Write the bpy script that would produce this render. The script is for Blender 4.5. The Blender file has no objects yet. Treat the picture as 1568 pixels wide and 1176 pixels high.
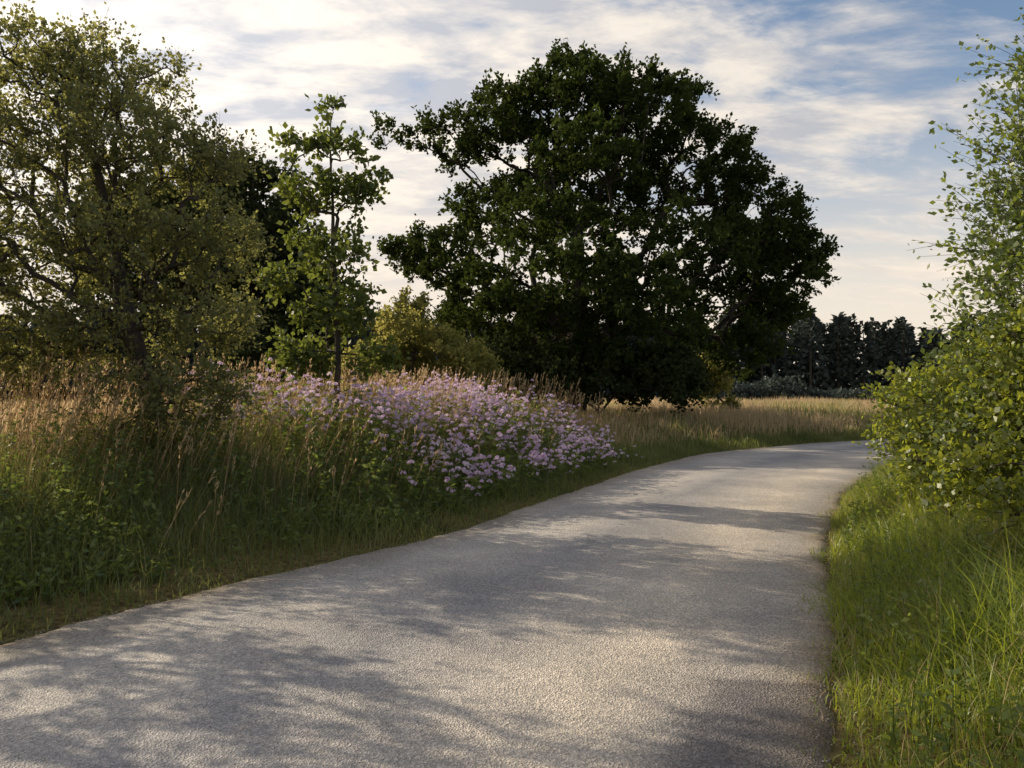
import bpy, math, numpy as np
from mathutils import Vector
rng=np.random.default_rng(7)
F=1180.0; HOR=600.0; EYE=1.6
def W(px,py,d): return np.array([(px-784)/F*d, d, EYE+(HOR-py)/F*d])
sc=bpy.context.scene
sc.view_settings.view_transform='Standard'; sc.view_settings.look='None'; sc.view_settings.exposure=0

# ---------------- mesh helpers
def mk(name,V,Q,mats,mi=None,uv=None,smooth=False):
    V=np.ascontiguousarray(V,dtype=np.float32); Q=np.ascontiguousarray(Q,dtype=np.int32)
    me=bpy.data.meshes.new(name)
    me.vertices.add(len(V)); me.vertices.foreach_set('co',V.ravel())
    me.loops.add(Q.size); me.loops.foreach_set('vertex_index',Q.ravel())
    me.polygons.add(len(Q)); me.polygons.foreach_set('loop_start',np.arange(len(Q),dtype=np.int32)*4)
    for m in mats: me.materials.append(m)
    if mi is not None: me.polygons.foreach_set('material_index',np.ascontiguousarray(mi,dtype=np.int32))
    if smooth: me.polygons.foreach_set('use_smooth',np.ones(len(Q),dtype=bool))
    if uv is not None:
        l=me.uv_layers.new(name='UVMap'); l.data.foreach_set('uv',np.ascontiguousarray(uv[Q.ravel()],dtype=np.float32).ravel())
    me.update(calc_edges=True)
    o=bpy.data.objects.new(name,me); sc.collection.objects.link(o); return o
def nrm(a): return a/np.maximum(np.linalg.norm(a,axis=-1,keepdims=True),1e-9)
class Acc:
    def __init__(s): s.V=[];s.Q=[];s.M=[];s.n=0
    def add(s,V,Q,m):
        if len(Q)==0: return
        s.V.append(V);s.Q.append(Q+s.n);s.M.append(np.full(len(Q),m));s.n+=len(V)
    def obj(s,name,mats,smooth=False): return mk(name,np.vstack(s.V),np.vstack(s.Q),mats,np.concatenate(s.M),smooth=smooth)
def tubes(A,B,ra,rb,k=6):
    A=np.asarray(A,float);B=np.asarray(B,float);n=len(A); d=nrm(B-A)
    ref=np.where(np.abs(d[:,2:3])>0.9,np.array([[1.,0,0]]),np.array([[0,0,1.]]))
    u=nrm(np.cross(d,ref)); v=np.cross(d,u)
    a=np.arange(k)*2*np.pi/k; c=np.cos(a)[None,:,None]; s_=np.sin(a)[None,:,None]
    ring=u[:,None]*c+v[:,None]*s_
    V=np.concatenate([A[:,None]+ring*np.asarray(ra)[:,None,None],B[:,None]+ring*np.asarray(rb)[:,None,None]],1).reshape(-1,3)
    b=(np.arange(n)*2*k)[:,None]; i=np.arange(k)[None]; j=(i+1)%k
    Q=np.stack([b+i,b+j,b+k+j,b+k+i],-1).reshape(-1,4); return V,Q
def leaves(P,D,L,Wd):
    n=len(P); D=nrm(D); r=rng.normal(size=(n,3))
    S=nrm(np.cross(D,nrm(r)))
    L=np.broadcast_to(L,(n,))[:,None]; Wd=np.broadcast_to(Wd,(n,))[:,None]
    N=np.cross(D,S); m=P+D*L*0.45-N*L*0.08
    V=np.stack([P,m+S*Wd*0.5,P+D*L-N*L*0.15,m-S*Wd*0.5],1).reshape(-1,3)
    return V,np.arange(n*4).reshape(-1,4)
def blades(P,H,Wd,lean,k=3,droop=1.0):
    n=len(P); a=rng.uniform(0,2*np.pi,n); dirv=np.stack([np.cos(a),np.sin(a),0*a],1)
    b=a+rng.uniform(0,np.pi,n); side=np.stack([np.cos(b),np.sin(b),0*b],1)
    ln=(rng.uniform(0.1,1,n)*lean)[:,None]
    out=[]
    for i in range(k+1):
        t=i/k; w=(1-t**1.6*0.93)*Wd[:,None]*0.5
        c=P+dirv*ln*H[:,None]*t**2+np.array([0,0,1.])*H[:,None]*(t-0.35*ln*droop*t**2.5)
        out+= [c-side*w,c+side*w]
    V=np.stack(out,1).reshape(-1,3); m=2*(k+1)
    base=(np.arange(n)*m)[:,None]; i=np.arange(k)[None]*2
    Q=np.stack([base+i,base+i+1,base+i+3,base+i+2],-1).reshape(-1,4)
    return V,Q

# ---------------- materials
def newmat(name):
    m=bpy.data.materials.new(name); m.use_nodes=True; nt=m.node_tree; nt.nodes.clear()
    return m,nt,nt.nodes,nt.links
def ramp(N,stops):
    r=N.new('ShaderNodeValToRGB'); e=r.color_ramp.elements
    while len(e)<len(stops): e.new(0.5)
    for x,(p,c) in zip(e,stops): x.position=p; x.color=(*c,1)
    return r
def leafmat(name,cols,trans=(0.2,0.3,0.03),tf=0.4,gl=0.06,nscale=1.2,rough=0.45):
    m,nt,N,L=newmat(name)
    geo=N.new('ShaderNodeNewGeometry'); noi=N.new('ShaderNodeTexNoise'); noi.inputs['Scale'].default_value=nscale; noi.inputs['Detail'].default_value=1
    L.new(geo.outputs['Position'],noi.inputs['Vector'])
    ad=N.new('ShaderNodeMath'); ad.operation='MULTIPLY_ADD'; L.new(geo.outputs['Random Per Island'],ad.inputs[0]); ad.inputs[1].default_value=0.6
    mm=N.new('ShaderNodeMath'); mm.operation='MULTIPLY_ADD'; L.new(noi.outputs['Fac'],mm.inputs[0]); mm.inputs[1].default_value=1.6; mm.inputs[2].default_value=-0.6
    L.new(mm.outputs[0],ad.inputs[2])
    r=ramp(N,[(i/(len(cols)-1),c) for i,c in enumerate(cols)]); L.new(ad.outputs[0],r.inputs[0])
    d=N.new('ShaderNodeBsdfDiffuse'); L.new(r.outputs[0],d.inputs[0])
    t=N.new('ShaderNodeBsdfTranslucent')
    mx=N.new('ShaderNodeMix'); mx.data_type='RGBA'; mx.inputs[0].default_value=0.6; L.new(r.outputs[0],mx.inputs[6]); mx.inputs[7].default_value=(*trans,1); L.new(mx.outputs[2],t.inputs[0])
    s=N.new('ShaderNodeMixShader'); s.inputs[0].default_value=tf; L.new(d.outputs[0],s.inputs[1]); L.new(t.outputs[0],s.inputs[2])
    last=s
    if gl>0:
        g=N.new('ShaderNodeBsdfGlossy'); g.inputs['Roughness'].default_value=rough; g.inputs[0].default_value=(0.9,0.95,0.9,1)
        last=N.new('ShaderNodeMixShader'); last.inputs[0].default_value=gl; L.new(s.outputs[0],last.inputs[1]); L.new(g.outputs[0],last.inputs[2])
    o=N.new('ShaderNodeOutputMaterial'); L.new(last.outputs[0],o.inputs[0]); return m
def barkmat(name,c1,c2):
    m,nt,N,L=newmat(name); g=N.new('ShaderNodeNewGeometry'); mp=N.new('ShaderNodeMapping'); mp.inputs['Scale'].default_value=(12,12,2.5); L.new(g.outputs['Position'],mp.inputs[0])
    n=N.new('ShaderNodeTexNoise'); n.inputs['Scale'].default_value=1; n.inputs['Detail'].default_value=6; L.new(mp.outputs[0],n.inputs['Vector'])
    r=ramp(N,[(0.3,c1),(0.7,c2)]); L.new(n.outputs['Fac'],r.inputs[0]); p=N.new('ShaderNodeBsdfPrincipled'); L.new(r.outputs[0],p.inputs['Base Color']); p.inputs['Roughness'].default_value=0.9
    b=N.new('ShaderNodeBump'); b.inputs['Strength'].default_value=0.8; b.inputs['Distance'].default_value=0.04; L.new(n.outputs['Fac'],b.inputs['Height']); L.new(b.outputs[0],p.inputs['Normal'])
    o=N.new('ShaderNodeOutputMaterial'); L.new(p.outputs[0],o.inputs[0]); return m
bark=barkmat('bark_grey',(0.03,0.024,0.018),(0.09,0.075,0.06))
bark_oak=barkmat('bark_oak',(0.018,0.015,0.012),(0.05,0.042,0.034))
stone=barkmat('gravel_stone',(0.22,0.21,0.19),(0.45,0.42,0.38))
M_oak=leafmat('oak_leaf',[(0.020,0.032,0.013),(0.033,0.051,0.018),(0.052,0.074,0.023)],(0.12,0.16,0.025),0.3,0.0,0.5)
M_haw=leafmat('hawthorn_leaf',[(0.06,0.08,0.034),(0.095,0.12,0.05),(0.15,0.165,0.07)],(0.60,0.58,0.15),0.48,0.03,0.9,.6)
M_syc=leafmat('sycamore_leaf',[(0.034,0.055,0.018),(0.058,0.09,0.025),(0.10,0.135,0.035)],(0.34,0.40,0.06),0.45,0.03,1.5)
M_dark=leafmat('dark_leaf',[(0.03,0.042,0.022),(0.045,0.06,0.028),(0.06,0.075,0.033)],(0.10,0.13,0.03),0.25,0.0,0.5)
M_bush=leafmat('bush_leaf',[(0.08,0.10,0.035),(0.14,0.155,0.055),(0.21,0.20,0.08)],(0.75,0.68,0.18),0.5,0.0,0.7)
M_bram=leafmat('hedge_leaf',[(0.05,0.08,0.018),(0.09,0.13,0.025),(0.19,0.195,0.035)],(0.64,0.70,0.07),0.48,0.05,1.3)
M_tree=leafmat('hedge_tree_leaf',[(0.045,0.075,0.022),(0.075,0.115,0.03),(0.12,0.16,0.04)],(0.48,0.58,0.08),0.45,0.05,1.3)
M_far=leafmat('hazed_forest_leaf',[(0.050,0.066,0.066),(0.060,0.078,0.075),(0.072,0.088,0.080)],(0.08,0.10,0.09),0.2,0.0,0.05)  # aerial haze put into the leaf colour: paler, bluish tint for distant trees
M_gr=leafmat('green_grass',[(0.065,0.105,0.022),(0.125,0.18,0.03),(0.25,0.26,0.07)],(0.74,0.84,0.07),0.5,0.05,1.3)
M_grd=leafmat('verge_grass',[(0.07,0.10,0.032),(0.12,0.15,0.05),(0.24,0.225,0.10)],(0.50,0.54,0.11),0.42,0.03,1.0)
M_dry=leafmat('dry_grass',[(0.27,0.20,0.11),(0.43,0.33,0.19),(0.60,0.49,0.32)],(0.98,0.74,0.46),0.45,0.0,1.2)
M_weed=leafmat('weed_leaf',[(0.065,0.10,0.034),(0.105,0.15,0.047),(0.17,0.20,0.065)],(0.48,0.58,0.09),0.45,0.03,1.5)
M_flw=leafmat('pink_petals',[(0.66,0.46,0.72),(0.80,0.64,0.83),(0.94,0.86,0.94)],(0.95,0.74,0.95),0.4,0.0,2.0)

# ---------------- road edges
def cat(P,n):
    P=np.array(P,float); P=np.vstack([2*P[0]-P[1],P,2*P[-1]-P[-2]]); out=[]
    for i in range(1,len(P)-2):
        t=np.linspace(0,1,n,endpoint=False)[:,None]; a,b,c,d=P[i-1:i+3]
        out.append(0.5*((2*b)+(-a+c)*t+(2*a-5*b+4*c-d)*t**2+(-a+3*b-3*c+d)*t**3))
    return np.vstack(out+[P[-2][None]])
Lk=[(-30,-38),(-18,-22),(-10,-8.5),(-6.2,-1),(-3.3,4.9),(-1.25,7.9),(0.0,10.2),(2.3,15.2),(5.6,20.6),(12.5,26.0),(22,29),(40,31),(70,30)]
Rk=[(-24,-40),(-12,-24),(-4,-10),(-0.2,-1),(1.9,4.7),(3.0,7.4),(4.4,10.6),(6.9,14.8),(10.3,18.6),(15.5,22.2),(23,24.6),(40,26.5),(70,25.6)]
NS=24
Lc=cat(Lk,NS); Rc=cat(Rk,NS)
def sdist(P,E,sgn):
    E=E[::4] if len(E)>100 else E
    A=E[:-1];B=E[1:];D=B-A; l2=(D**2).sum(1); out=np.empty(len(P))
    for s in range(0,len(P),40000):
        p=P[s:s+40000]; w=p[:,None]-A[None]; t=np.clip((w*D).sum(-1)/l2,0,1); r=w-t[...,None]*D; d=np.sqrt((r**2).sum(-1)); j=d.argmin(1)
        ii=np.arange(len(p)); cr=D[j,0]*w[ii,j,1]-D[j,1]*w[ii,j,0]; out[s:s+40000]=d[ii,j]*np.sign(cr)*sgn
    return out
def SL(P): return sdist(P[:,:2],Lc,1)
def SR(P): return sdist(P[:,:2],Rc,-1)
def sm(t): t=np.clip(t,0,1); return t*t*(3-2*t)
def wob(x,y): return (np.sin(x*0.9+1.3*np.sin(y*0.5))+np.sin(y*1.1+0.7*np.sin(x*0.8+2))+0.5*np.sin(x*2.3+y*1.7))/2.5
def H(P,l=None,r=None):
    l=SL(P) if l is None else l; r=SR(P) if r is None else r
    d=np.maximum(l,r); z=np.where(l>0,0.50*sm((l-0.1)/3.8),0)+np.where(r>0,0.34*sm((r-0.1)/2.0),0)
    z=z+0.06*wob(P[:,0],P[:,1])*sm((d-0.3)/2); return z-0.03*(1-sm((d-0.05)/0.4))

# ---------------- ground
def axis(lo,hi,st,far,n):
    g=np.geomspace(st*1.5,far,n); return np.concatenate([(lo-np.cumsum(np.diff(np.concatenate([[0],g]))))[::-1],np.arange(lo,hi,st),hi+np.cumsum(np.diff(np.concatenate([[0],g])))])
xs=axis(-15,22,0.25,1500,40); ys=axis(-8,34,0.25,2000,40)
X,Y=np.meshgrid(xs,ys); G=np.stack([X.ravel(),Y.ravel()],1); Z=H(G)
nx,ny=len(xs),len(ys); i=np.arange(ny-1)[:,None]*nx+np.arange(nx-1)[None]
Q=np.stack([i,i+1,i+nx+1,i+nx],-1).reshape(-1,4)
m,nt,N,L=newmat('ground_soil_grass'); g=N.new('ShaderNodeNewGeometry')
n1=N.new('ShaderNodeTexNoise'); n1.inputs['Scale'].default_value=0.35; n1.inputs['Detail'].default_value=8; L.new(g.outputs['Position'],n1.inputs['Vector'])
n2=N.new('ShaderNodeTexNoise'); n2.inputs['Scale'].default_value=18; n2.inputs['Detail'].default_value=6; L.new(g.outputs['Position'],n2.inputs['Vector'])
r1=ramp(N,[(0.35,(0.07,0.085,0.03)),(0.5,(0.17,0.145,0.07)),(0.65,(0.28,0.22,0.11))]); L.new(n1.outputs['Fac'],r1.inputs[0])
r2=ramp(N,[(0.3,(0.35,0.33,0.3)),(0.7,(1.2,1.15,1.0))]); L.new(n2.outputs['Fac'],r2.inputs[0])
mx=N.new('ShaderNodeMix'); mx.data_type='RGBA'; mx.blend_type='MULTIPLY'; mx.inputs[0].default_value=1; L.new(r1.outputs[0],mx.inputs[6]); L.new(r2.outputs[0],mx.inputs[7])
p=N.new('ShaderNodeBsdfPrincipled'); p.inputs['Roughness'].default_value=1; p.inputs['Specular IOR Level'].default_value=0.1; L.new(mx.outputs[2],p.inputs['Base Color'])
b=N.new('ShaderNodeBump'); b.inputs['Strength'].default_value=1; b.inputs['Distance'].default_value=0.06; L.new(n2.outputs['Fac'],b.inputs['Height']); L.new(b.outputs[0],p.inputs['Normal'])
o=N.new('ShaderNodeOutputMaterial'); L.new(p.outputs[0],o.inputs[0])
mk('ground',np.column_stack([G,Z]),Q,[m],smooth=True)

# ---------------- road
def dense(E,n):
    t=np.linspace(0,len(E)-1,n); return np.column_stack([np.interp(t,np.arange(len(E)),E[:,0]),np.interp(t,np.arange(len(E)),E[:,1])])
nl=1400; LL=dense(Lc,nl); RR=dense(Rc,nl); C=(LL+RR)/2; dirn=nrm(RR-LL)
arc=np.concatenate([[0],np.cumsum(np.linalg.norm(np.diff(C,axis=0),axis=1))])
def jag(a,ph): return 0.02*np.sin(a*5.1+ph)+0.012*np.sin(a*13.7+2*ph)+0.05*np.sin(a*1.3+ph)+rng.normal(0,0.012,len(a))
LL2=LL-dirn*(0.07+jag(arc,1))[:,None]; RR2=RR+dirn*(0.07+jag(arc,2.6))[:,None]
v=np.concatenate([[0,.012],np.linspace(.03,.97,26),[.988,1]]); nv=len(v)
V=(LL2[:,None]*(1-v)[None,:,None]+RR2[:,None]*v[None,:,None]); zz=0.004+0.035*(1-(2*v-1)**2); zz[0]=zz[-1]=-.05; zz[1]=zz[-2]=-.006
V3=np.concatenate([V,np.broadcast_to(zz[None,:,None],(nl,nv,1))],-1).reshape(-1,3)
uv=np.stack([np.broadcast_to(v[None],(nl,nv)),np.broadcast_to(arc[:,None],(nl,nv))],-1).reshape(-1,2)
i=np.arange(nl-1)[:,None]*nv+np.arange(nv-1)[None]; Q=np.stack([i,i+1,i+nv+1,i+nv],-1).reshape(-1,4)
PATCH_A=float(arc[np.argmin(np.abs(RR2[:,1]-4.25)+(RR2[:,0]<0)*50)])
def asphalt(name,k):
    m,nt,N,L=newmat(name); g=N.new('ShaderNodeNewGeometry'); 
    vo=N.new('ShaderNodeTexVoronoi'); vo.inputs['Scale'].default_value=95; L.new(g.outputs['Position'],vo.inputs['Vector'])
    n2=N.new('ShaderNodeTexNoise'); n2.inputs['Scale'].default_value=30; n2.inputs['Detail'].default_value=5; n2.inputs['Roughness'].default_value=.7; L.new(g.outputs['Position'],n2.inputs['Vector'])
    n1=N.new('ShaderNodeTexNoise'); n1.inputs['Scale'].default_value=0.9; n1.inputs['Detail'].default_value=8; n1.inputs['Roughness'].default_value=.62; L.new(g.outputs['Position'],n1.inputs['Vector'])
    base=ramp(N,[(0.32,(0.15*k,0.151*k,0.157*k)),(0.68,(0.25*k,0.244*k,0.24*k))]); L.new(n1.outputs['Fac'],base.inputs[0])
    cr=ramp(N,[(0.0,(0.4,0.4,0.41)),(0.5,(0.92,0.92,0.92)),(1.0,(1.85,1.8,1.75))]); L.new(vo.outputs['Color'],cr.inputs[0])
    mu=N.new('ShaderNodeMix'); mu.data_type='RGBA'; mu.blend_type='MULTIPLY'; mu.inputs[0].default_value=0.75; L.new(base.outputs[0],mu.inputs[6]); L.new(cr.outputs[0],mu.inputs[7])
    col=mu.outputs[2]
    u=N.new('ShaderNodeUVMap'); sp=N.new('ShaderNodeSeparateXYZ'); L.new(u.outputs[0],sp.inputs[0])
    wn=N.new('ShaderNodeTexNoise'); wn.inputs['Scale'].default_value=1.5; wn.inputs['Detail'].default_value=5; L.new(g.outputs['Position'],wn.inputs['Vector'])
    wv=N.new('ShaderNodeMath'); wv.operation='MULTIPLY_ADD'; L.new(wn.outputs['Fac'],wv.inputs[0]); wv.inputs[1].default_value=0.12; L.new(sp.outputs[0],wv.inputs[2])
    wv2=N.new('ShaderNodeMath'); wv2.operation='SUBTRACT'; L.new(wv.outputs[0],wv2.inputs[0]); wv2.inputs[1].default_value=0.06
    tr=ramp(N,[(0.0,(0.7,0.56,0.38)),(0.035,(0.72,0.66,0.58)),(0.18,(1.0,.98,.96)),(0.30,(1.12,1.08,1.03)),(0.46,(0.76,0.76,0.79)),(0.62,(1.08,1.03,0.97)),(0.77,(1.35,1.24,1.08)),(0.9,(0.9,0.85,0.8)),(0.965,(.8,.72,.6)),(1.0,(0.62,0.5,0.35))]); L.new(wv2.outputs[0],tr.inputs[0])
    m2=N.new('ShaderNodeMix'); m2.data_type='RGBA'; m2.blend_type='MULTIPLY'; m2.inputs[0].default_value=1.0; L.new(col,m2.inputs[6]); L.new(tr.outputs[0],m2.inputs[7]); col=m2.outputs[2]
    def mr(inp,a,b_,inv=False):
        q=N.new('ShaderNodeMapRange'); q.interpolation_type='SMOOTHSTEP'; q.inputs[1].default_value=a; q.inputs[2].default_value=b_
        if inv: q.inputs[3].default_value=1; q.inputs[4].default_value=0
        L.new(inp,q.inputs[0]); return q.outputs[0]
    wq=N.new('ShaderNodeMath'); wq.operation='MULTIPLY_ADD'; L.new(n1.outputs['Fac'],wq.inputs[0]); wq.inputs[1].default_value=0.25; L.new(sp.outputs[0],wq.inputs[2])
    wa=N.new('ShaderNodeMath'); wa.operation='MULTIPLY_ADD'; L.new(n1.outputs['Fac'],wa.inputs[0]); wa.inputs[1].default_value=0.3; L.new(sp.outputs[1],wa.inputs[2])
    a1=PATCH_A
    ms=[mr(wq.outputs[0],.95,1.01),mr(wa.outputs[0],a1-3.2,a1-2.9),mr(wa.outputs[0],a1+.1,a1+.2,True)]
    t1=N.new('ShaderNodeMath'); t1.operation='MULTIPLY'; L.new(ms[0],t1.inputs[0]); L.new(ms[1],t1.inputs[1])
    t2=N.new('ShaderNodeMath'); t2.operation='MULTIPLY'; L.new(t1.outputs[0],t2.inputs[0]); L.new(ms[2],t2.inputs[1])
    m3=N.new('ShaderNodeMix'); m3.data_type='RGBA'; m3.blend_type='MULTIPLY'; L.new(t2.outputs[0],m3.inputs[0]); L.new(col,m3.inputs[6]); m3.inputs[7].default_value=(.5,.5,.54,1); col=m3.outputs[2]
    p=N.new('ShaderNodeBsdfPrincipled'); p.inputs['Roughness'].default_value=0.75; p.inputs['Specular IOR Level'].default_value=0.4; L.new(col,p.inputs['Base Color'])
    ad=N.new('ShaderNodeMath'); ad.operation='ADD'; L.new(vo.outputs['Distance'],ad.inputs[0]); L.new(n2.outputs['Fac'],ad.inputs[1])
    b=N.new('ShaderNodeBump'); b.inputs['Strength'].default_value=0.75; b.inputs['Distance'].default_value=0.010; L.new(ad.outputs[0],b.inputs['Height']); L.new(b.outputs[0],p.inputs['Normal'])
    o=N.new('ShaderNodeOutputMaterial'); L.new(p.outputs[0],o.inputs[0]); return m
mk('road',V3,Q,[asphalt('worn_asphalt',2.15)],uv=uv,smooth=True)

# ---------------- trees
def ell_points(E,n,bias=2.0):
    E=np.array(E,float); vol=E[:,3]*E[:,4]*E[:,5]; j=rng.choice(len(E),n,p=vol**0.85/np.sum(vol**0.85))
    d=nrm(rng.normal(size=(n,3))); r=rng.uniform(0,1,n)**(1/(3.0+bias)); return E[j,:3]+d*E[j,3:6]*r[:,None]
def tree(name,trunk,E,n,leafN,leafL,mat,rt,tw=0.5,twn=4,alpha=0.35,exp=0.42,tip=0.006,up=0.3,bias=1.0,bk=bark,twr=0.003,leafasp=0.75,droop=0.0,fillq=.86):
    trunk=np.array(trunk,float); pts=ell_points(E,n,bias)
    fork=trunk[len(trunk)//2]
    pts=pts[np.argsort(np.linalg.norm(pts-fork,axis=1))]
    nt_=len(trunk); T=nt_+n
    P=np.zeros((T,3)); P[:nt_]=trunk; par=np.full(T,-1); pl=np.zeros(T)
    for i in range(1,nt_): par[i]=i-1; pl[i]=pl[i-1]+np.linalg.norm(trunk[i]-trunk[i-1])
    st=nt_//2
    for k in range(n):
        i=nt_+k; d=np.linalg.norm(P[st:i]-pts[k],axis=1); c=d+alpha*pl[st:i]+np.where(P[st:i,2]>pts[k,2]+0.2,0.2*d,0)
        j=st+int(c.argmin()); par[i]=j; P[i]=pts[k]; pl[i]=pl[j]+d[j-st]
    cnt=np.ones(T); order=np.argsort(-pl)
    for i in order:
        if par[i]>=0: cnt[par[i]]+=cnt[i]
    R=tip*cnt**exp; s=rt/R[0]; R=tip+(R-tip)*s
    idx=np.where(par>=0)[0]; A=P[par[idx]];B=P[idx]; rb=R[idx]; ra=np.minimum(R[par[idx]],rb*1.35)
    tm=idx<nt_; ra[tm]=R[par[idx[tm]]]
    ln=np.linalg.norm(B-A,axis=1)
    off=rng.normal(size=A.shape)*0.07*ln[:,None]; off[:,2]+=0.07*ln; off[tm]*=0.2
    M1=A+(B-A)*0.33+off; M2=A+(B-A)*0.67+off*0.9+rng.normal(size=A.shape)*0.03*ln[:,None]*(~tm)[:,None]
    acc=Acc(); r1=ra*0.67+rb*0.33; r2=ra*0.33+rb*0.67; k=6
    for a,b_,x,y in ((A,M1,ra,r1),(M1,M2,r1,r2),(M2,B,r2,rb)): acc.add(*tubes(a,b_,x,y,k),0)
    thin=np.where((cnt<=np.quantile(cnt,fillq))&(np.arange(T)>=nt_))[0]
    tn=np.repeat(thin,twn); c0=np.average(np.array(E,float)[:,:3],axis=0)
    dirs=nrm(nrm(P[tn]-P[par[tn]])*0.9+nrm(P[tn]-c0)*0.4+rng.normal(size=(len(tn),3))*0.75+np.array([0,0,up]))
    tl=tw*rng.uniform(0.35,1.25,len(tn)); S=P[tn]; Eo=S+dirs*tl[:,None]; Eo[:,2]-=droop*tl
    acc.add(*tubes(S,Eo,np.full(len(tn),twr*1.6),np.full(len(tn),twr*0.5),3),0)
    per=max(1,int(leafN/len(tn))); q=np.repeat(np.arange(len(tn)),per)
    u=rng.uniform(0.05,1.0,len(q))**0.8; bp=S[q]+(Eo[q]-S[q])*u[:,None]+rng.normal(size=(len(q),3))*leafL*0.5
    ld=nrm(dirs[q]*0.6+rng.normal(size=(len(q),3))*0.8); ll=leafL*rng.uniform(0.6,1.25,len(q))
    acc.add(*leaves(bp,ld,ll,ll*leafasp),1)
    return acc.obj(name,[bk,mat])
def EL(lst,D):
    out=[]
    for px,py,rx,rz,dy,ry in lst:
        d=D+dy; c=W(px,py,d); out.append([*c,rx/F*d,ry,rz/F*d])
    return out
D=30
oakE=EL([(880,175,110,65,0,3),(780,200,75,60,1,2.5),(985,180,75,65,-1,3),(635,210,62,26,0,1.2),(705,215,58,42,1,1.6),(1075,265,85,70,1,3),(1150,345,75,70,0,3),(1185,430,65,70,0,2.5),
 (900,300,140,65,2,3.5),(770,330,90,50,1,3),(700,400,80,50,-1,3),(630,385,50,28,0,1.4),(1010,390,130,70,-3,3),(850,430,130,60,-5,2.5),(1080,480,120,60,1,3.5),(770,480,105,48,2,3.5),(690,470,55,30,-1,2),
 (1130,535,65,36,-1,2),(960,510,130,50,-3,3),(850,530,110,40,4,3),(1205,385,50,50,1,2),(1040,170,38,38,1,2),(860,120,50,26,0,1.6),(935,115,50,24,1,1.6),(1040,560,60,26,0,2),(900,240,90,40,-4,2),(950,440,90,50,-6,2),(750,140,30,22,0,1.2),(840,340,80,40,-4,2)],D)
ob=W(880,600,D); 
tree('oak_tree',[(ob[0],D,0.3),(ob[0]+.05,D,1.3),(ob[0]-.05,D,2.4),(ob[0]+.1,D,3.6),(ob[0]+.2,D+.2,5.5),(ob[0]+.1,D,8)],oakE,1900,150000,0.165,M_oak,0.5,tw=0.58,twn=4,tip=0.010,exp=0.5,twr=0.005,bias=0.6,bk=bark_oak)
D=9.3
hE=EL([(60,120,95,65,0,1.0),(160,140,90,70,0.3,1.1),(250,110,45,25,0,0.4),(210,235,120,65,0,1.2),(60,260,120,80,0,1.2),(320,250,52,36,0,0.6),(320,360,62,60,0.2,.9),(200,370,130,60,-0.2,1.2),(30,400,120,70,0,1.2),
 (320,480,62,60,0.2,.9),(180,500,130,50,0,1.1),(30,530,110,50,0,1.1),(330,590,45,35,0,0.6),(-90,200,100,90,0,1.2),(-120,400,110,90,0,1.3),(230,590,90,45,-.5,.6),(290,650,50,30,-.2,.5),(210,665,50,25,-.5,.4)],D)
hb=W(245,600,D)
tree('hawthorn_tree',[(hb[0]+.05,D,0.3),(hb[0],D,0.9),(hb[0]-.1,D,1.5),(hb[0]-.35,D,2.3),(hb[0]-.6,D+.1,3.3),(hb[0]-.8,D,4.4)],hE,1350,80000,0.052,M_haw,0.11,tw=0.34,twn=5,tip=0.004,twr=0.002,bias=0.3)
b2=(-8.6,6.4)
tree('hawthorn_tree',[(b2[0],b2[1],0.3),(b2[0],b2[1],1.2),(b2[0]+.1,b2[1],2),(b2[0],b2[1],3.5)],[[b2[0],b2[1],3.3,1.5,1.5,.6],[b2[0]+.3,b2[1]+.6,4.8,1.0,.9,.5],[b2[0]-.3,b2[1]-1.2,4.5,.9,.8,.5],[b2[0]-.3,b2[1]-.8,2.1,1.2,1.2,.45],[b2[0],b2[1]+1.3,2.5,1.0,.8,.4]],360,17000,0.07,M_haw,0.12,tw=0.4,twn=5,tip=0.004,twr=0.002)
D=12.2
sE=EL([(503,170,12,20,0,0.2),(515,228,38,24,0,.4),(448,235,24,26,0,.25),(495,300,52,32,0,.45),(562,285,22,18,0,.25),(450,300,16,14,0,.2),(500,380,55,30,0,.5),(510,465,60,38,0,.6),(465,540,50,34,0,.5),(560,540,36,30,0,.4),(435,430,25,24,0,.25)],D)
sb=W(518,600,D)
tree('sycamore_sapling',[(sb[0],D,0.4),(sb[0]-.02,D,1.3),(sb[0],D,2),(sb[0]-.05,D,3),(sb[0]-.1,D,4),(sb[0]-.12,D,5),(sb[0]-.13,D,5.9)],sE,230,6800,0.10,M_syc,0.05,tw=0.27,twn=4,tip=0.004,twr=0.002,leafasp=0.8,alpha=0.15)
D=25
tE=EL([(400,320,60,60,0,2),(360,430,90,80,0,2.5),(430,420,60,80,1,2.5),(465,470,55,70,0,2),(330,310,60,60,0,2),(250,400,110,110,1,3)],D)
tb=W(380,600,D)
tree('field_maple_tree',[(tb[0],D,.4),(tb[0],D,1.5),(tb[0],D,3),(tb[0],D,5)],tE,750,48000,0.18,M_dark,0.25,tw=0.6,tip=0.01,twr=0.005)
def bush(name,E,n,nl_,ls,mat,**k):
    c=np.mean(np.array(E)[:,:2],axis=0); return tree(name,[(c[0],c[1],.2),(c[0],c[1],.5),(c[0]+.03,c[1],.8)],E,n,nl_,ls,mat,0.06,alpha=0.1,tip=0.005,**k)
bush('hawthorn_bush',EL([(620,510,40,40,0,1.5),(600,565,60,45,0,1.5),(680,550,45,40,0,1.5),(720,570,40,40,0,1.5),(560,575,50,40,-1,1.5),(630,470,18,16,0,.6)],20),380,30000,0.09,M_bush,tw=0.33,twn=5)
bush('hawthorn_bush',EL([(780,565,60,45,0,2),(850,580,60,45,0,2),(920,575,50,45,0,2),(1000,580,70,50,0,2),(1040,590,40,35,-1,1.5)],27),360,26000,0.15,M_dark,tw=0.4,twn=5)
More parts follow.
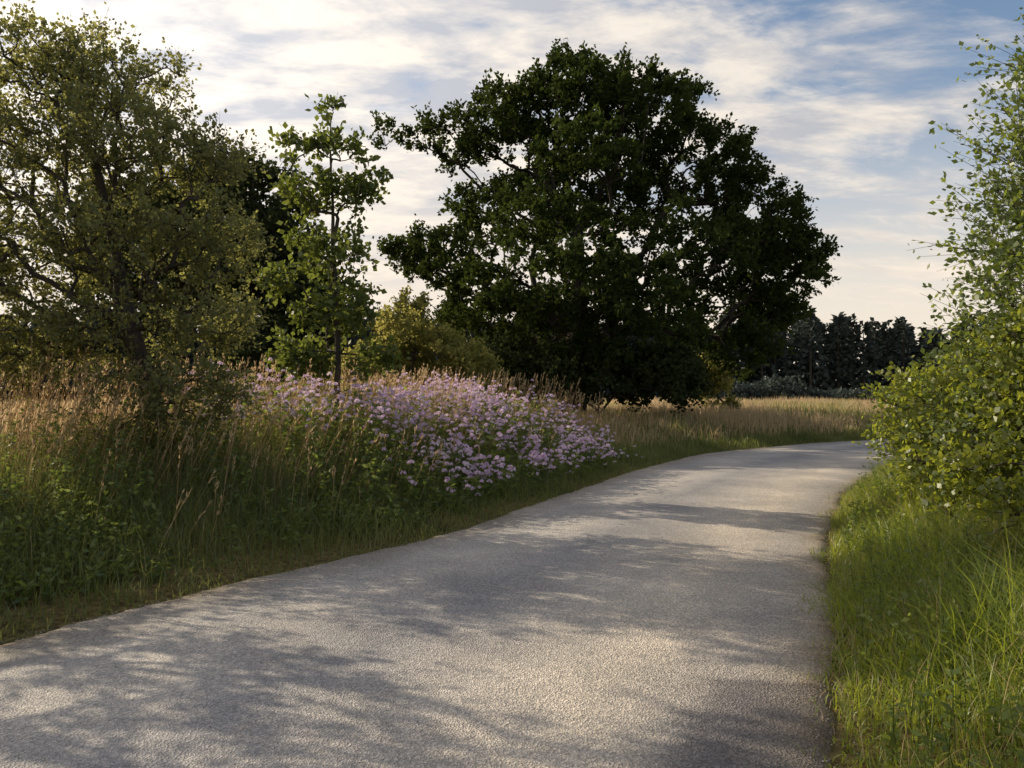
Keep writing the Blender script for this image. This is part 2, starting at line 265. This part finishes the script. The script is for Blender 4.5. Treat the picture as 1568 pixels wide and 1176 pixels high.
bush('hawthorn_bush',EL([(1085,580,30,30,0,1.5),(1105,625,26,14,0,1)],34),160,8000,0.14,M_bush,tw=0.3,twn=5)
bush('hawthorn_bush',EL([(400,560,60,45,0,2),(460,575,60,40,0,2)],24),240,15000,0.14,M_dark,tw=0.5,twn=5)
hd=[[4.7,6.9,.75,.75,.9,.75],[5.1,8.0,1.0,1.0,1.0,.95],[5.85,9.7,1.1,1.15,1.1,1.0],[7.2,11.6,1.0,1.2,1.2,.95],[8.7,13.6,.95,1.3,1.2,.85],[10.6,15.8,.9,1.5,1.2,.8],[13.4,18.0,.9,1.7,1.2,.8],[5.6,6.8,1.3,1.0,1.2,1.0],[7.1,9.0,1.6,1.2,1.3,1.2],[4.4,5.6,.6,.6,.8,.55],[5.3,4.6,.9,.9,1.0,.8],[5.4,7.6,1.7,.8,.8,.6]]
bush('bramble_hedge',hd,1650,90000,0.066,M_bram,tw=0.4,twn=5,twr=0.003)
tr_=[[5.75,8.0,2.1,.85,.8,.8],[5.65,8.0,3.1,.7,.8,.8],[5.6,8.1,4.1,.4,.6,.5],[6.5,8.3,3.2,1.1,1.0,1.6],[6.25,8.3,5.1,.5,.8,.8],[5.3,7.9,1.4,.7,.8,.6],[6.2,7.6,2.4,.9,.8,1.2]]
tree('hawthorn_tree',[(6.3,8.3,.3),(6.3,8.3,1.2),(6.25,8.3,2.2),(6.35,8.3,3.4),(6.4,8.3,4.8)],tr_,560,34000,0.075,M_tree,0.08,tw=0.75,twn=5,tip=0.004,twr=0.003,up=0.45,bias=0.5,leafasp=.62)

# distant forest
acc=Acc()
def conifer(x,y,h,r):
    n=int(360*h/10); u=rng.uniform(0,1,n)**0.8; a=rng.uniform(0,2*np.pi,n); rr=r*(1-u)**0.8*rng.uniform(.55,1.1,n)*(0.85+0.15*np.sin(u*40))
    P_=np.stack([x+rr*np.cos(a),y+rr*np.sin(a),0.4+u*h],1); Dd=np.stack([np.cos(a),np.sin(a),rng.normal(0,.5,n)-.1],1)
    acc.add(*leaves(P_,Dd,rng.uniform(.5,.95,n),rng.uniform(.4,.7,n)),1); acc.add(*tubes([(x,y,0.2)],[(x,y,h*0.95)],[.22],[.04],5),0)
for row in range(3):
    for x in np.arange(-70,110,1.6):
        y=96+row*5+rng.normal(0,1.2); prof=10.8-0.02*max(0,x-35)+0.6*math.sin(x*0.21)+0.4*math.sin(x*.9)
        conifer(x+rng.normal(0,.5),y,prof*rng.uniform(.84,1.08),rng.uniform(2.3,3.2))
acc.obj('distant_forest',[bark,M_far])
acc=Acc()
n=16000; xx=rng.uniform(14,70,n); yy=rng.uniform(66,71,n); hh=(1.5+0.7*np.sin(xx*.35)+.4*np.sin(xx*1.1)+.2*np.sin(xx*3.1))
P_=np.stack([xx,yy,0.4+hh*rng.uniform(0,1,n)**.7],1); acc.add(*leaves(P_,rng.normal(size=(n,3)),rng.uniform(.25,.5,n),.3),0)
acc.obj('distant_hedgerow',[M_far])

# ---------------- grass layers
def scatter(n,x0,x1,y0,y1,f):
    P=np.stack([rng.uniform(x0,x1,n),rng.uniform(y0,y1,n)],1); l=SL(P);r=SR(P); k=f(P,l,r); P=P[k];l=l[k];r=r[k]
    return np.column_stack([P,H(P,l,r)]),l,r
def infr(P,mg=1.12): return (np.abs(P[:,0])<P[:,1]*0.665*mg+0.6)
def patch(P,s=1.0,ph=0): return 0.5+0.5*wob(P[:,0]*s+ph,P[:,1]*s-ph)
P,l,r=scatter(320000,-9,16,2,30,lambda P,l,r:(l>-0.10)&(l<1.5)&infr(P)&(rng.uniform(size=len(P))<(1.3-l/1.5)*np.where(l<.03,.4*(patch(P,4.3)>.45),1)))
h=(0.06+0.18*np.clip(l/0.7,0,1))*rng.uniform(.5,1.7,len(P))*(.6+.7*patch(P,3)); V,Q=blades(P,h,np.full(len(P),.007)+P[:,1]*0.0005,0.85); acc=Acc(); acc.add(V,Q,0)
P,l,r=scatter(220000,-12,4,3,16,lambda P,l,r:(l>0.6)&(l<5)&infr(P)&(rng.uniform(size=len(P))<0.85*sm((l-.5)/.7)*(.55+.45*patch(P,1.4,1))))
h=(0.22+0.42*sm((l-.6)/2.0))*rng.uniform(.5,1.5,len(P))*(.65+.5*patch(P,1.3)); V,Q=blades(P,h,np.full(len(P),.009),0.8); acc.add(V,Q,0)
acc.obj('verge_grass',[M_grd])
acc=Acc()
P,l,r=scatter(120000,-14,6,4,22,lambda P,l,r:(l>0.8)&(l<9)&infr(P)&(rng.uniform(size=len(P))<np.where(patch(P,.9,2)>.42,.55,.15)*(.08+.92*sm((l-1.5)/1.8))))
h=(0.35+0.4*sm((l-.8)/2.2))*rng.uniform(.6,1.3,len(P)); V,Q=blades(P,h,np.full(len(P),.007),0.6); acc.add(V,Q,0)
P,l,r=scatter(34000,-14,8,5,20,lambda P,l,r:(l>.9)&(l<7)&infr(P)&(rng.uniform(size=len(P))<(.2+.6*patch(P,1.2,4))*(.12+.88*sm((l-1.5)/1.6))))
h=(0.8+0.5*sm((l-1)/2.5))*rng.uniform(.65,1.3,len(P)); n=len(P); ld=np.stack([rng.normal(.25,.2,n),rng.normal(0,.2,n),np.ones(n)],1); tipp=P+nrm(ld)*h[:,None]
acc.add(*tubes(P,tipp,np.full(n,.0035),np.full(n,.0025),3),0)
q=np.repeat(np.arange(n),9); u=rng.uniform(0,.2,len(q)); acc.add(*leaves(tipp[q]-nrm(ld)[q]*u[:,None],nrm(ld)[q]+rng.normal(size=(len(q),3))*.25,.06,.015),0)
P,l,r=scatter(180000,-28,34,12,60,lambda P,l,r:(l>1.0)&infr(P)&(rng.uniform(size=len(P))<.75))
h=rng.uniform(.2,.75,len(P))*(.5+.9*patch(P,.6,3)); V,Q=blades(P,h,.009+P[:,1]*.001,0.6,k=2); acc.add(V,Q,0)
acc.obj('dry_meadow_grass',[M_dry])
acc=Acc()
P,l,r=scatter(130000,-26,34,12,60,lambda P,l,r:(l>0.3)&infr(P)&(rng.uniform(size=len(P))<.95*(((patch(P,.45,1)>.5)&(P[:,0]>-3))|(l<1.8))))
h=rng.uniform(.2,.65,len(P))*(.6+.7*patch(P,.7,6))*(.35+.65*sm(l/2)); V,Q=blades(P,h,.01+P[:,1]*.001,0.5,k=2); acc.add(V,Q,0)
acc.obj('meadow_grass',[M_grd])
acc=Acc()
P,l,r=scatter(270000,0.5,12,1.2,18,lambda P,l,r:(r>-0.14)&(r<3.2)&infr(P)&(rng.uniform(size=len(P))<(1.25-P[:,1]/20)*np.where(r<.05,.4*(patch(P,4)>.4),1)))
h=(0.08+0.36*np.clip(r/0.9,0,1))*rng.uniform(.35,1.6,len(P))*(.3+1.2*patch(P,3.1)); V,Q=blades(P,h,np.full(len(P),.0065)+P[:,1]*.0004,1.35); acc.add(V,Q,0)
acc.obj('roadside_grass',[M_gr])
acc=Acc()
P,l,r=scatter(42000,0.5,12,1.2,18,lambda P,l,r:(r>-0.08)&(r<3)&infr(P)&(rng.uniform(size=len(P))<.3+.7*(patch(P,3.1,2)>.55))); h=rng.uniform(.1,.65,len(P))*np.clip(.25+r,0.15,1)
V,Q=blades(P,h,np.full(len(P),.005),0.9); acc.add(V,Q,0); acc.obj('dry_roadside_grass',[M_dry])
def weeds(P,h,nleaf,ls,acc,m=0,ms=0,asp=.38):
    n=len(P); ld=nrm(np.stack([rng.normal(0,.16,n),rng.normal(0,.16,n),np.ones(n)],1)); T=P+ld*h[:,None]
    acc.add(*tubes(P,T,np.full(n,.004),np.full(n,.0015),3),ms)
    q=np.repeat(np.arange(n),nleaf); u=rng.uniform(.08,1,len(q)); a=rng.uniform(0,2*np.pi,len(q))
    dd=np.stack([np.cos(a),np.sin(a),rng.normal(.3,.35,len(q))],1); sz=ls*rng.uniform(.5,1.2,len(q))
    acc.add(*leaves(P[q]+(T-P)[q]*u[:,None],dd,sz,sz*asp),m); return T
acc=Acc()
P,l,r=scatter(24000,-12,5,3.5,16,lambda P,l,r:(l>.5)&(l<4.5)&infr(P)&(rng.uniform(size=len(P))<.15+.6*(patch(P,1.7,3)>.45)))
weeds(P,(.16+.6*sm((l-.5)/2))*rng.uniform(.5,1.25,len(P)),14,.075,acc,asp=.42)
P,l,r=scatter(14000,1.0,12,1.5,16,lambda P,l,r:(r>.2)&(r<3)&infr(P)&(rng.uniform(size=len(P))<.85*(patch(P,1.9,3)>.45)))
weeds(P,rng.uniform(.1,.45,len(P)),14,.05,acc,asp=.5); acc.obj('roadside_weeds',[M_weed])
acc=Acc()
def fl(P,l,r):
    y=P[:,1]; dens=sm((y-8.8)/1.8)*(1-sm((y-16.6)/1.4))*sm((l-.42)/.3)*(1-sm((l-3.6)/1.4)); return rng.uniform(size=len(P))<dens
P,l,r=scatter(5800,-6,6,8.5,18,fl)
h=np.clip(.30+.42*(l-.4),.3,1.08)*rng.uniform(.7,1.25,len(P)); T=weeds(P,h,15,.10,acc,1,1,.42)
show=rng.uniform(size=len(P))<np.clip(.3+.7*sm((P[:,1]-10)/2),0,1)*(.12+.88*(patch(P,2.6,5)>.42))
Tp=T[show]; n=len(Tp)
hq=np.repeat(np.arange(n),3); hc=Tp[hq]+rng.normal(size=(len(hq),3))*np.array([.075,.075,.10])
k=8; q=np.repeat(np.arange(len(hc)),k); o3=nrm(rng.normal(size=(len(q),3))); o3[:,2]=np.abs(o3[:,2])*.8
fp=hc[q]+o3*.03; nn=nrm(o3+rng.normal(size=(len(q),3))*.3); uu=nrm(np.cross(nn,rng.normal(size=(len(q),3)))); vv=np.cross(nn,uu)
for i in range(4):
    a=i*2*np.pi/4; dd=uu*np.cos(a)+vv*np.sin(a)+nn*.25; dd=nrm(dd); ss=nrm(np.cross(nn,dd)); Lf=rng.uniform(.016,.025,len(q))[:,None]
    mid=fp+dd*Lf*.6; V=np.stack([fp,mid+ss*Lf*.5,fp+dd*Lf,mid-ss*Lf*.5],1).reshape(-1,3); acc.add(V,np.arange(len(V)).reshape(-1,4),0)
acc.obj('pink_wildflowers',[M_flw,M_weed])
# loose gravel along the road edges
P,l,r=scatter(90000,-6,10,1.5,14,lambda P,l,r:(((l>-.25)&(l<.12))|((r>-.28)&(r<.12)))&infr(P)&(rng.uniform(size=len(P))<.25+.75*sm(1+np.maximum(l,r)/.2)))
d=np.maximum(l,r); s_=rng.uniform(.002,.006,len(P)); P[:,2]=np.where(d<0,.008+.02*np.clip(-d,0,.4),P[:,2]+.004); top=P+np.stack([rng.normal(0,.3,len(P)),rng.normal(0,.3,len(P)),np.ones(len(P))],1)*s_[:,None]*.7
acc=Acc(); acc.add(*tubes(P,top,s_,s_*.45,5),0); acc.obj('gravel',[stone])

# ---------------- light
az=math.radians(-66); el=math.radians(25)
S=Vector((math.sin(az)*math.cos(el),math.cos(az)*math.cos(el),math.sin(el)))
sd=bpy.data.lights.new('sun','SUN'); sd.energy=5; sd.angle=math.radians(.4); sd.color=(1,.84,.60)
so=bpy.data.objects.new('sun',sd); so.rotation_euler=S.to_track_quat('Z','Y').to_euler(); so.location=(-20,10,20); sc.collection.objects.link(so)
w=bpy.data.worlds.new('World'); sc.world=w; w.use_nodes=True; nt=w.node_tree; N=nt.nodes; L=nt.links; N.clear()
sk=N.new('ShaderNodeTexSky'); sk.sky_type='NISHITA'; sk.sun_disc=False; sk.sun_elevation=el; sk.sun_rotation=az; sk.dust_density=1.6; sk.air_density=1.0
bg=N.new('ShaderNodeBackground'); bg.inputs[1].default_value=0.15; L.new(sk.outputs[0],bg.inputs[0])
def mth(op,a,b=None,c=None,cl=False):
    m=N.new('ShaderNodeMath'); m.operation=op; m.use_clamp=cl
    for i,x in enumerate((a,b,c)):
        if x is None: continue
        if hasattr(x,'links'): L.new(x,m.inputs[i])
        else: m.inputs[i].default_value=x
    return m.outputs[0]
tc=N.new('ShaderNodeTexCoord'); sp=N.new('ShaderNodeSeparateXYZ'); L.new(tc.outputs['Generated'],sp.inputs[0]); dx,dy,dz=sp.outputs
zz=mth('ADD',mth('MAXIMUM',dz,0.0),0.16); cx=mth('DIVIDE',dx,zz); cy=mth('DIVIDE',dy,zz)
cb=N.new('ShaderNodeCombineXYZ'); L.new(cx,cb.inputs[0]); L.new(cy,cb.inputs[1])
mp=N.new('ShaderNodeMapping'); mp.inputs['Rotation'].default_value=(0,0,math.radians(-42)); mp.inputs['Scale'].default_value=(1.0,1.9,1); mp.inputs['Location'].default_value=(1.3,.4,0); L.new(cb.outputs[0],mp.inputs[0])
c1=N.new('ShaderNodeTexNoise'); c1.inputs['Scale'].default_value=1.9; c1.inputs['Detail'].default_value=9; c1.inputs['Roughness'].default_value=.62; c1.inputs['Distortion'].default_value=.3; L.new(mp.outputs[0],c1.inputs['Vector'])
c2=N.new('ShaderNodeTexNoise'); c2.inputs['Scale'].default_value=.55; c2.inputs['Detail'].default_value=4; L.new(mp.outputs[0],c2.inputs['Vector'])
cov=mth('MULTIPLY_ADD',dx,-0.32,0.16)
f=mth('ADD',mth('ADD',c1.outputs['Fac'],cov),mth('MULTIPLY_ADD',c2.outputs['Fac'],.5,-.25))
fr=N.new('ShaderNodeMapRange'); fr.inputs[1].default_value=.44; fr.inputs[2].default_value=.68; fr.interpolation_type='SMOOTHSTEP'; L.new(f,fr.inputs[0])
c3=N.new('ShaderNodeTexNoise'); c3.inputs['Scale'].default_value=3.4; c3.inputs['Detail'].default_value=9; c3.inputs['Roughness'].default_value=.58; c3.inputs['Distortion'].default_value=.2; L.new(mp.outputs[0],c3.inputs['Vector'])
cc=N.new('ShaderNodeValToRGB'); e=cc.color_ramp.elements; e[0].position=.42; e[0].color=(.96,.86,.74,1); e[1].position=.60; e[1].color=(.53,.53,.56,1); L.new(c3.outputs['Fac'],cc.inputs[0])
bc=N.new('ShaderNodeBackground'); L.new(cc.outputs[0],bc.inputs[0])
sdv=N.new('ShaderNodeVectorMath'); sdv.operation='DOT_PRODUCT'; L.new(tc.outputs['Generated'],sdv.inputs[0]); sdv.inputs[1].default_value=S
glow=mth('POWER',mth('MAXIMUM',sdv.outputs['Value'],0.0),3.0)
def mrw(inp,a,b_,c,d):
    q=N.new('ShaderNodeMapRange'); q.inputs[1].default_value=a; q.inputs[2].default_value=b_; q.inputs[3].default_value=c; q.inputs[4].default_value=d; L.new(inp,q.inputs[0]); return q.outputs[0]
zen=mth('MULTIPLY',mrw(dz,.45,.85,1,.6),mrw(dy,-.4,.3,.75,1))
L.new(mth('MULTIPLY',mth('MULTIPLY_ADD',glow,.9,1.02),zen),bc.inputs[1])
ms=N.new('ShaderNodeMixShader'); L.new(mth('MULTIPLY',fr.outputs[0],.9),ms.inputs[0]); L.new(bg.outputs[0],ms.inputs[1]); L.new(bc.outputs[0],ms.inputs[2])
bh=N.new('ShaderNodeBackground'); bh.inputs[0].default_value=(.96,.83,.69,1); L.new(mth('MULTIPLY',mrw(dy,-.4,.3,.75,1),1.03),bh.inputs[1])
hz=N.new('ShaderNodeMapRange'); hz.inputs[1].default_value=.0; hz.inputs[2].default_value=.38; hz.inputs[3].default_value=.95; hz.inputs[4].default_value=0; hz.interpolation_type='SMOOTHSTEP'; L.new(dz,hz.inputs[0])
m3=N.new('ShaderNodeMixShader'); L.new(hz.outputs[0],m3.inputs[0]); L.new(ms.outputs[0],m3.inputs[1]); L.new(bh.outputs[0],m3.inputs[2])
o=N.new('ShaderNodeOutputWorld'); L.new(m3.outputs[0],o.inputs[0])

# ---------------- camera
cd=bpy.data.cameras.new('camera'); cd.sensor_width=36; cd.lens=36*F/1568; cd.clip_end=6000; cd.clip_start=.05
co=bpy.data.objects.new('camera',cd); co.location=(0,0,EYE); co.rotation_euler=(math.radians(90)+math.atan((HOR-588)/F),0,0); sc.collection.objects.link(co); sc.camera=co
